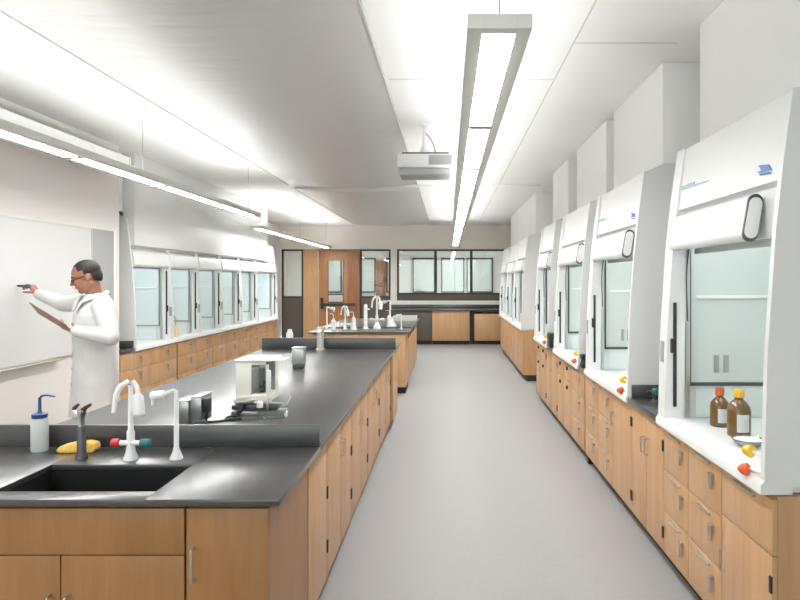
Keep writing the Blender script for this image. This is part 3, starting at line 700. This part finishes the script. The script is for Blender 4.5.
# ------------------------------------------------------------------ instruments on the front bench
t = thing('instrument_box', 'two steel instrument housings with a black head, at left beside the front splashback', 'lab instrument', (-1.315, 3.22, base()))
MB().box(-.075, -.008, -.06, .08, .0, .125, .005).build('housing', M['steel'], t)
MB().box(-.006, .052, -.045, .10, .012, .143, .005).build('housing', M['steel'], t)
MB().box(-.076, -.007, -.062, .082, .1255, .131, .002).build('lid', M['chrome'], t)
MB().box(-.007, .053, -.047, .102, .1435, .149, .002).build('lid', M['chrome'], t)
MB().box(.056, .088, -.04, .0, .065, .135, .004).cyl((.072, -.02, .066), (.062, -.02, .015), .008).box(.053, .060, -.03, -.01, .09, .11).build('head', M['dark'], t)
MB().box(.010, .096, -.085, -.046, 0, .014, .004).lathe([(.03, 0), (.026, .02), (.0, .026)], (.058, -.075, .012)).build('foot', M['gunmetal'], t)
o = MB().tube([(-1.245, 3.22, .917), (-1.20, 3.24, .916), (-1.16, 3.28, .916), (-1.135, 3.33, .917), (-1.155, 3.38, .916), (-1.19, 3.36, .916), (-1.19, 3.30, .916), (-1.15, 3.27, .917), (-1.10, 3.30, .917)], .0055, 8, 3).build('power_cord', M['cable'])
tag(o, 'looped black power cord beside the steel instrument housings', 'cord')
t = thing('plug', 'black plug standing up at the end of the looped cord', 'plug', (-1.135, 3.40, base()))
MB().tube([(-.02, 0, .012), (.0, 0, .03), (.02, 0, .065)], [.012, .011, .006], 10).build('plug_body', M['dark'], t)

# analytical balance
t = thing('analytical_balance', 'white enclosed analytical balance with a glass door on the front bench', 'balance', (-1.185, 3.86, base()))
MB().box(-.105, -.008, -.10, .14, .0, .25, .006).box(-.008, .095, .06, .14, .0, .25, .004).box(-.008, .095, -.10, .06, .0, .055, .004).box(.080, .095, -.10, -.088, .055, .25).box(-.008, .095, -.10, -.088, .232, .25).build('housing', M['cream'], t)
MB().box(-.112, .115, -.11, .145, .251, .262, .004).box(.116, .185, -.09, .06, .252, .259, .002).build('top_cover', M['white_plastic'], t)
MB().box(-.007, .079, -.095, -.092, .056, .232).build('glass_door', M['clear'], t)
MB().box(-.007, .094, .050, .058, .057, .248).build('back_plate', M['grey_plate'], t)
MB().lathe([(.03, 0), (.03, .004), (.006, .006), (.006, .03)], (.05, -.02, .056)).lathe([(.032, 0), (.034, .006), (.0, .007)], (.05, -.02, .086)).cyl((.055, -.03, .09), (.055, -.03, .125), .012).build('weighing_pan', M['gunmetal'], t)
MB().box(.095, .112, -.112, -.098, .06, .20, .003).build('door_handle', M['white_plastic'], t)
MB().box(-.09, .09, -.118, -.101, .008, .045, .003).build('display_bezel', M['cream'], t)

# beam balance in front of it
t = thing('beam_balance', 'low dark beam balance with white rider, in front of the enclosed balance', 'balance', (-1.045, 3.45, base()))
MB().box(-.15, .105, -.035, .035, .028, .055, .006).build('beam_base', M['gunmetal'], t)
MB().box(-.145, .15, -.055, .05, .0, .024, .005).build('plinth', M['steel'], t)
MB().lathe([(.045, 0), (.055, .004), (.06, .012), (.057, .013), (.04, .006), (0, .006)], (-.09, 0, .064), 20).cyl((-.09, 0, .05), (-.09, 0, .066), .01).build('weighing_pan', M['steel'], t)
MB().tube([(-.03, -.02, .066), (.13, -.02, .062)], .005, 8).tube([(-.03, .0, .066), (.13, .0, .062)], .004, 8).tube([(.13, -.03, .05), (.155, -.02, .055), (.168, -.01, .085), (.17, 0, .115)], .005, 8, 1).build('beam', M['steel'], t)
MB().lathe([(.016, 0), (.017, .008), (.015, .03), (.008, .036)], (.012, -.045, .045)).build('rider', M['white_plastic'], t)
MB().box(.045, .058, -.045, .03, .025, .085, .003).build('beam_stop', M['chrome'], t)
t = thing('glass_tray', 'clear shallow glass tray by the end of the beam balance', 'tray', (-.95, 3.36, base()))
MB().box(-.075, .075, -.03, .03, 0, .005, .002).box(-.075, -.070, -.03, .03, .005, .04).box(.070, .075, -.03, .03, .005, .04).box(-.075, .075, -.03, -.026, .005, .04).box(-.075, .075, .026, .03, .005, .04).build('tray_body', M['clear'], t)

t = thing('metal_canister', 'brushed metal canister with a dark foot near the far splashback', 'canister', (-1.27, 5.28, base()))
MB().box(-.052, .052, -.045, .045, .03, .165, .008).build('shell', M['steel'], t)
MB().box(-.054, .054, -.047, .047, .166, .178, .004).build('lid', M['chrome'], t)
MB().box(-.045, .045, -.04, .04, 0, .029, .006).build('foot', M['gunmetal'], t)

t = thing('service_turret', 'pale grey service turret rising in front of the far splashback', 'gas tap', (-1.37, 6.66, base()))
MB().lathe([(.055, 0), (.055, .01), (.04, .02), (.037, .19), (.045, .20), (.045, .235), (.02, .25)], (0, 0, 0), 18).build('column', M['alu'], t)
MB().cyl((0, -.04, .15), (.0, -.09, .16), .012, .01).cyl((.035, 0, .15), (.075, -.02, .16), .012, .01).build('nozzle', M['steel'], t)
MB().lathe([(.02, 0), (.022, .02), (.0, .03)], (.0, -.045, .205), 12, (0, -1, 0)).build('valve_knob', M['white_plastic'], t)
t = thing('beaker', 'small white beaker standing behind the far splashback', 'beaker', (-1.80, 7.05, base()))
MB().lathe([(.036, 0), (.04, .006), (.04, .14), (.024, .175), (.024, .19)], (0, 0, 0), 18).build('cup', M['white_plastic'], t)

# far bench fittings
g = 'white taps on the far island bench'
di_tap(-1.86, 9.52, base(), 'white swan-neck tap nearest the whiteboard side of the far bench', 1.2, g, 1)
mixer(-1.58, 9.52, base(), 'stout white mixer tap beside the far bench sink', 1.1, g, False)
t = thing('gas_turret', 'tall slim white service column on the far bench', 'gas tap', (-1.27, 9.56, base()))
MB().lathe([(.05, 0), (.05, .01), (.03, .03), (.028, .36), (.018, .38)], (0, 0, 0), 14).build('column', M['faucet'], t)
MB().cyl((0, -.02, .30), (.06, -.05, .31), .012).build('nozzle', M['faucet'], t)
mixer(-1.17, 10.2, base(), 'tall white mixer tap in the middle of the far bench', 1.5, g, False)
di_tap(-1.02, 10.9, base(), 'white pure-water tap behind the tall mixer on the far bench', 1.4, g, -1)
di_tap(-.72, 9.55, base(), 'short white tap at the aisle corner of the far bench', .8, g, -1)
def flask(x, y, label, r=.06, h=.14):
    t = thing('flask', label, 'flask', (x, y, base()), 0, 'white flasks on the far bench')
    MB().lathe([(r*.95, 0), (r, .01), (r*.9, h*.3), (r*.4, h*.75), (r*.36, h), (r*.42, h*1.03)], (0, 0, 0), 18).build('vessel', M['white_plastic'], t)
flask(-1.42, 9.32, 'small white flask between the taps of the far bench', .055, .12)
flask(-.90, 9.85, 'white flask by the aisle side of the far bench', .08, .15)
flask(-1.10, 9.60, 'white flask below the tall mixer tap of the far bench', .06, .12)
def wash(x, y, label):
    t = thing('wash_bottle', label, 'bottle', (x, y, base()), 0, 'white bottles on the far bench')
    MB().lathe([(.034, 0), (.038, .005), (.038, .135), (.030, .15), (.018, .158), (.018, .175)], (0, 0, 0), 18).build('body', M['white_plastic'], t)
    MB().tube([(0, 0, .17), (0, 0, .235), (-.02, -.005, .25), (-.06, -.01, .245)], .005, 8, 1).build('spout', M['white_plastic'], t)
wash(-1.72, 9.30, 'white wash bottle near the swan-neck tap on the far bench')
wash(-1.50, 9.85, 'white wash bottle behind the stout mixer tap on the far bench')
wash(-.98, 10.35, 'white wash bottle behind the tall mixer tap on the far bench')
t = thing('tray', 'pale grey plastic tray on the far end of the far bench', 'tray', (-.82, 11.8, base()))
MB().box(-.22, .22, -.3, .3, 0, .012, .004).box(-.22, -.21, -.3, .3, .012, .07).box(.21, .22, -.3, .3, .012, .07).box(-.21, .21, -.3, -.29, .012, .07).box(-.21, .21, .29, .3, .012, .07).build('tray_body', M['label_grey'], t)

# ------------------------------------------------------------------ the man
def fuse(name, mb, m, voxel, iters, parent=None, sub=None):
    tmp = mb.build('tmp_fuse', m)
    r = tmp.modifiers.new('r', 'REMESH'); r.mode = 'VOXEL'; r.voxel_size = voxel; r.use_smooth_shade = True
    s = tmp.modifiers.new('s', 'SMOOTH'); s.iterations = iters; s.factor = .5
    dg = bpy.context.evaluated_depsgraph_get(); dg.update()
    me = bpy.data.meshes.new_from_object(tmp.evaluated_get(dg), depsgraph=dg); me.name = name
    bpy.data.objects.remove(tmp)
    for p in me.polygons: p.use_smooth = True
    o = bpy.data.objects.new(name, me); COL.objects.link(o)
    if parent: o.parent = parent
    return o
def arm_hand(mb, wrist, d, n, tside, curl, thumb_in=.5, size=1.0):
    """palm from the wrist along d, palm facing n, thumb on side tside"""
    d = Vector(d).normalized(); n = (Vector(n)-d*Vector(n).dot(d)).normalized(); ts = (Vector(tside)-d*Vector(tside).dot(d)-n*Vector(tside).dot(n)).normalized()
    w = Vector(wrist); s = size
    for k in (.028, .010, -.010, -.027): mb.capsule(w+d*.01*s+ts*k*.5*s, w+d*.082*s+ts*k*s, .015*s, .0125*s, 10)
    ends = []
    for k, L in ((.029, .070), (.010, .078), (-.010, .073), (-.027, .058)):
        p = w+d*.084*s+ts*k*s; ang = 0; r = .0098*s
        for seg, f in enumerate((.45, .32, .25)):
            ang += curl[seg]
            q = p + (d*math.cos(ang)+n*math.sin(ang))*L*f*s
            mb.capsule(p, q, r, r*.9, 10); p = q; r *= .9
        ends.append(p)
    p = w+d*.025*s+ts*.028*s
    q = p + (ts*.62+d*.62+n*thumb_in).normalized()*.042*s; mb.capsule(p, q, .015*s, .0115*s, 10)
    q2 = q + (ts*.15+d*.8+n*thumb_in*1.2).normalized()*.034*s; mb.capsule(q, q2, .0115*s, .009*s, 10)
    return ends+[q2]

MC = Vector((-2.845, 5.0, 0))
Rv = Vector((-.72, .69, 0)).normalized()       # towards his right shoulder
Fv = Vector((-.69, -.72, 0)).normalized()      # where his chest faces
ROT = Matrix((Rv, Fv, Vector((0, 0, 1)))).transposed()   # columns
def bp(r, f, z): return MC + Rv*r + Fv*f + Vector((0, 0, z))
def ringE(c, a, b, n=28): return [Vector(c)+Rv*a*math.cos(2*PI*i/n)+Fv*b*math.sin(2*PI*i/n) for i in range(n)]
shR, shL = bp(.175, .01, 1.475), bp(-.185, .0, 1.455)
elR = Vector((-3.235, 5.22, 1.455)); wrR = Vector((-3.48, 5.265, 1.54))
elL = Vector((-2.60, 4.78, 1.215)); wrL = Vector((-2.835, 4.72, 1.270))
body = MB()
body.loft([ringE(bp(0, f, z), a, b) for z, a, b, f in [(.86, .15, .10, 0), (.95, .165, .11, 0), (1.08, .155, .105, .0), (1.2, .165, .11, .0), (1.35, .18, .12, .0), (1.46, .15, .095, 0), (1.52, .07, .06, 0)]])
for s in (1, -1):
    hip, kn, an = bp(s*.09, 0, .90), bp(s*.10, .015, .50), bp(s*.10, -.01, .09)
    body.capsule(hip, kn, .085, .058).capsule(kn, an, .056, .04)
    body.capsule(an, an+Fv*.02-Vector((0, 0, .04)), .04, .035).capsule(an+Vector((0, 0, -.05)), an+Fv*.16+Vector((0, 0, -.055)), .035, .028)
for a, e, w_ in ((shR, elR, wrR), (shL, elL, wrL)): body.capsule(a, e, .048, .040).capsule(e, w_, .040, .028)
# head, turned towards the board, looking down
hd = Vector((-.88, -.47, 0)).normalized()
tilt = math.radians(20)
fwd = (hd*math.cos(tilt)-Vector((0, 0, 1))*math.sin(tilt)).normalized()
side = Vector((0, 0, 1)).cross(fwd).normalized()      # his left
up = fwd.cross(side).normalized()
HC = Vector((-2.895, 4.955, 1.682))
def hp(f, s, u): return HC + fwd*f + side*s + up*u
HR = Matrix((fwd, side, up)).transposed()
neck0 = bp(0, -.005, 1.47)
body.capsule(neck0, hp(-.025, 0, -.06), .062, .056)
body.ball(hp(-.012, 0, .030), (.104, .078, .094), HR, 28)
body.ball(hp(.030, 0, -.035), (.066, .064, .088), HR, 28)
body.ball(hp(.056, 0, -.095), (.034, .036, .026), HR, 20)
body.capsule(hp(-.01, .052, -.055), hp(.05, .026, -.098), .024, .020).capsule(hp(-.01, -.052, -.055), hp(.05, -.026, -.098), .024, .020)
body.capsule(hp(.082, .026, .026), hp(.082, -.026, .026), .016)
body.capsule(hp(.090, 0, .012), hp(.112, 0, -.026), .008, .0125).ball(hp(.102, .012, -.030), .008).ball(hp(.102, -.012, -.030), .008)
body.capsule(hp(.088, .016, -.060), hp(.088, -.016, -.060), .0095)
for s in (1, -1):
    body.ball(hp(.072, s*.034, -.022), (.022, .022, .022), HR, 14)
    body.ball(hp(-.012, s*.078, -.008), (.020, .009, .032), HR, 14)
endsR = arm_hand(body, wrR, (-.62, .0, .78), (-.78, .15, -.62), (.1, -.9, .4), (.75, .75, .45), .75)
endsL = arm_hand(body, wrL, (-.95, -.05, .24), (.15, .25, .95), (0, 1, 0), (.45, .55, .45), .75)
man = fuse('person', body, M['skin'], .0048, 3)
tag(man, 'dark-haired person in a white lab coat writing on the whiteboard, holding a clipboard', 'person')
# hair cap
hair = MB()
hair.ball(hp(-.022, 0, .046), (.104, .082, .088), HR, 28).ball(hp(-.055, 0, .0), (.068, .072, .085), HR, 24)
hair.capsule(hp(-.005, .072, .02), hp(-.01, .072, .045), .012).capsule(hp(-.005, -.072, .02), hp(-.01, -.072, .045), .012)
hair_o = fuse('hair', hair, M['hair'], .005, 2, man)
# trim hair away from the face
bm = bmesh.new(); bm.from_mesh(hair_o.data)
kill = []
for v in bm.verts:
    p = HR.transposed() @ (v.co-HC)
    if p.x > .040 and p.z < .098: kill.append(v)
    elif p.z < -.030-max(0, -.02-p.x)*.55: kill.append(v)
    elif p.x > .005 and p.z < .055: kill.append(v)
    elif p.x > -.042 and p.z < .018: kill.append(v)
bmesh.ops.delete(bm, geom=kill, context='VERTS'); bm.to_mesh(hair_o.data); bm.free()
# spectacles, eyes, mouth, brows
sp = MB()
for s in (1, -1):
    c = Vector((.101, s*.033, -.004)); pts = [hp(c.x-.012*abs(math.cos(a))*(1 if math.cos(a)*s > 0 else 0), c.y+.024*math.cos(a), c.z+.016*math.sin(a)) for a in [2*PI*k/16 for k in range(17)]]
    sp.tube(pts, .0030, 6); sp.tube([hp(.090, s*.057, .002), hp(.05, s*.079, .006), hp(-.01, s*.083, .008)], .0032, 6)
sp.tube([hp(.103, .010, .0), hp(.106, 0, .004), hp(.103, -.010, .0)], .0026, 6)
sp.build('spectacles', M['specs'], man)
ey = MB()
for s in (1, -1): ey.ball(hp(.083, s*.032, -.004), (.009, .013, .006), HR, 12)
ey.build('eyes', M['eye'], man)
br = MB()
for s in (1, -1): br.tube([hp(.094, s*.016, .024), hp(.092, s*.034, .030), hp(.078, s*.052, .024)], .0042, 6)
br.build('eyebrows', M['hair'], man)
MB().tube([hp(.088, .020, -.064), hp(.0985, .008, -.061), hp(.0985, -.008, -.061), hp(.088, -.020, -.064)], .0035, 8).build('lips', M['lip'], man)
# trousers and shoes
tr = MB()
for s in (1, -1):
    hip, kn, an = bp(s*.09, 0, .90), bp(s*.10, .015, .50), bp(s*.10, -.01, .085)
    tr.capsule(hip, kn, .10, .078).capsule(kn, an, .078, .066)
fuse('trousers', tr, M['trouser'], .012, 3, man)
for s in (1, -1):
    an = bp(s*.10, -.01, .0)
    sh = MB().loft([[an+Fv*(f)+Rv*(a*math.cos(2*PI*i/16))+Vector((0, 0, max(.001, z+h*math.sin(2*PI*i/16)))) for i in range(16)] for f, a, h, z in [(-.07, .02, .03, .04), (-.06, .04, .045, .045), (0, .045, .055, .05), (.08, .048, .04, .04), (.15, .045, .03, .03), (.19, .02, .02, .022)]])
    sh.build('shoe', M['shoe'], man)
# lab coat
ct = MB()
ct.loft([ringE(bp(0, f, z), a, b) for z, a, b, f in [(.58, .225, .185, .0), (.70, .22, .175, .0), (.85, .21, .165, .0), (1.0, .20, .155, .0), (1.12, .195, .152, .005), (1.25, .205, .158, .005), (1.38, .215, .152, .0), (1.46, .19, .125, -.005), (1.515, .12, .095, -.01), (1.545, .085, .08, -.01)]])
for a, e, w_ in ((shR, elR, wrR), (shL, elL, wrL)):
    w2 = w_ + (w_-e).normalized()*(-.006)
    ct.capsule(a, e, .083, .066).capsule(e, w2, .066, .044, 16)
    for k in range(3):
        m_ = a.lerp(e, .62+.17*k); ct.ball(m_, (.072-.003*k,)*3, None, 14)
coat = fuse('lab_coat', ct, M['coat'], .007, 4, man)
# collar, lapels, pockets, buttons follow the chest
co = MB()
for s in (1, -1):
    A = [bp(s*.085, -.055, 1.55), bp(s*.095, .02, 1.545), bp(s*.05, .095, 1.515), bp(s*.02, .125, 1.46)]
    B = [bp(s*.13, -.05, 1.525), bp(s*.14, .04, 1.515), bp(s*.10, .125, 1.475), bp(s*.05, .155, 1.40)]
    for i in range(3):
        th = Vector((0, 0, .008))
        co.loft([[A[i], B[i], B[i]+th, A[i]+th], [A[i+1], B[i+1], B[i+1]+th, A[i+1]+th]])
co.tube([bp(.085, -.055, 1.553), bp(.0, -.098, 1.565), bp(-.085, -.055, 1.553)], .012, 8, 1)
co.build('collar', M['coat'], man)
bt = MB()
for z in (1.32, 1.20, 1.08, .96, .84):
    f = .164 if z > 1.1 else .163+.012*(1.1-z)/.3
    bt.lathe([(.008, 0), (.008, .003), (.004, .004)], bp(0, f-.002, z), 10, Fv)
bt.build('buttons', M['grey_plate'], man)
# clipboard and marker
cdir = Vector((-.85, -.02, .52)).normalized(); cw = Vector((0, -1, .66)); cw = (cw-cdir*cw.dot(cdir)).normalized(); cn = cdir.cross(cw).normalized()
CB = wrL + Vector((-.075, -.02, .038))
cr = Matrix((cdir, cw, cn)).transposed()
t = thing('clipboard', 'brown clipboard with white paper held up in the hand of the man', 'clipboard', CB)
t.rotation_euler = cr.to_euler()
MB().box(-.05, .265, -.115, .115, -.002, .002, .0008).build('board', M['hardboard'], t)
MB().box(-.035, .235, -.105, .105, .0022, .0045).build('paper', M['label_paper'], t)
MB().box(.225, .26, -.05, .05, .0047, .012, .002).build('clip', M['chrome'], t)
grip = endsR[0].lerp(endsR[4], .35)+Vector((0, -.004, .034)); pd = Vector((1, -.10, -.06)).normalized(); tip = grip-pd*((grip.x-(PART+.014))/pd.x); back = tip+pd*.135
dv = (back-tip).normalized()
t = thing('marker', 'black marker pen touching the whiteboard in the raised hand of the man', 'marker', tip)
MB().tube([dv*.0, dv*.012, dv*.014, dv*.055], [.002, .004, .009, .010], 10).build('nib', M['dark'], t)
MB().tube([dv*.0555, dv*.125], .0125, 12).ball(dv*.10+Vector((0, 0, .004)), (.03, .014, .016), None, 12).build('barrel', M['gunmetal'], t)

# ------------------------------------------------------------------ light and camera
w = bpy.data.worlds.new('World'); scene.world = w; w.use_nodes = True
bg = w.node_tree.nodes['Background']; bg.inputs[0].default_value = (1, .99, .97, 1); bg.inputs[1].default_value = 1.6

cam = bpy.data.cameras.new('Camera'); co_ = bpy.data.objects.new('Camera', cam); COL.objects.link(co_)
co_.location = (0, 0, CAMZ); co_.rotation_euler = (PI/2, 0, 0)
cam.sensor_width = 36; cam.sensor_fit = 'HORIZONTAL'; cam.lens = F/800*36
cam.shift_x = -(VX-400)/800; cam.shift_y = -(300-VY)/800
cam.clip_start = .05
scene.camera = co_
vs = scene.view_settings
vs.view_transform = 'Standard'; vs.look = 'None'; vs.gamma = 1; vs.use_curve_mapping = False; vs.exposure = 1.25
scene.cycles.max_bounces = 10; scene.cycles.diffuse_bounces = 6; scene.cycles.transparent_max_bounces = 16; scene.cycles.sample_clamp_indirect = 6
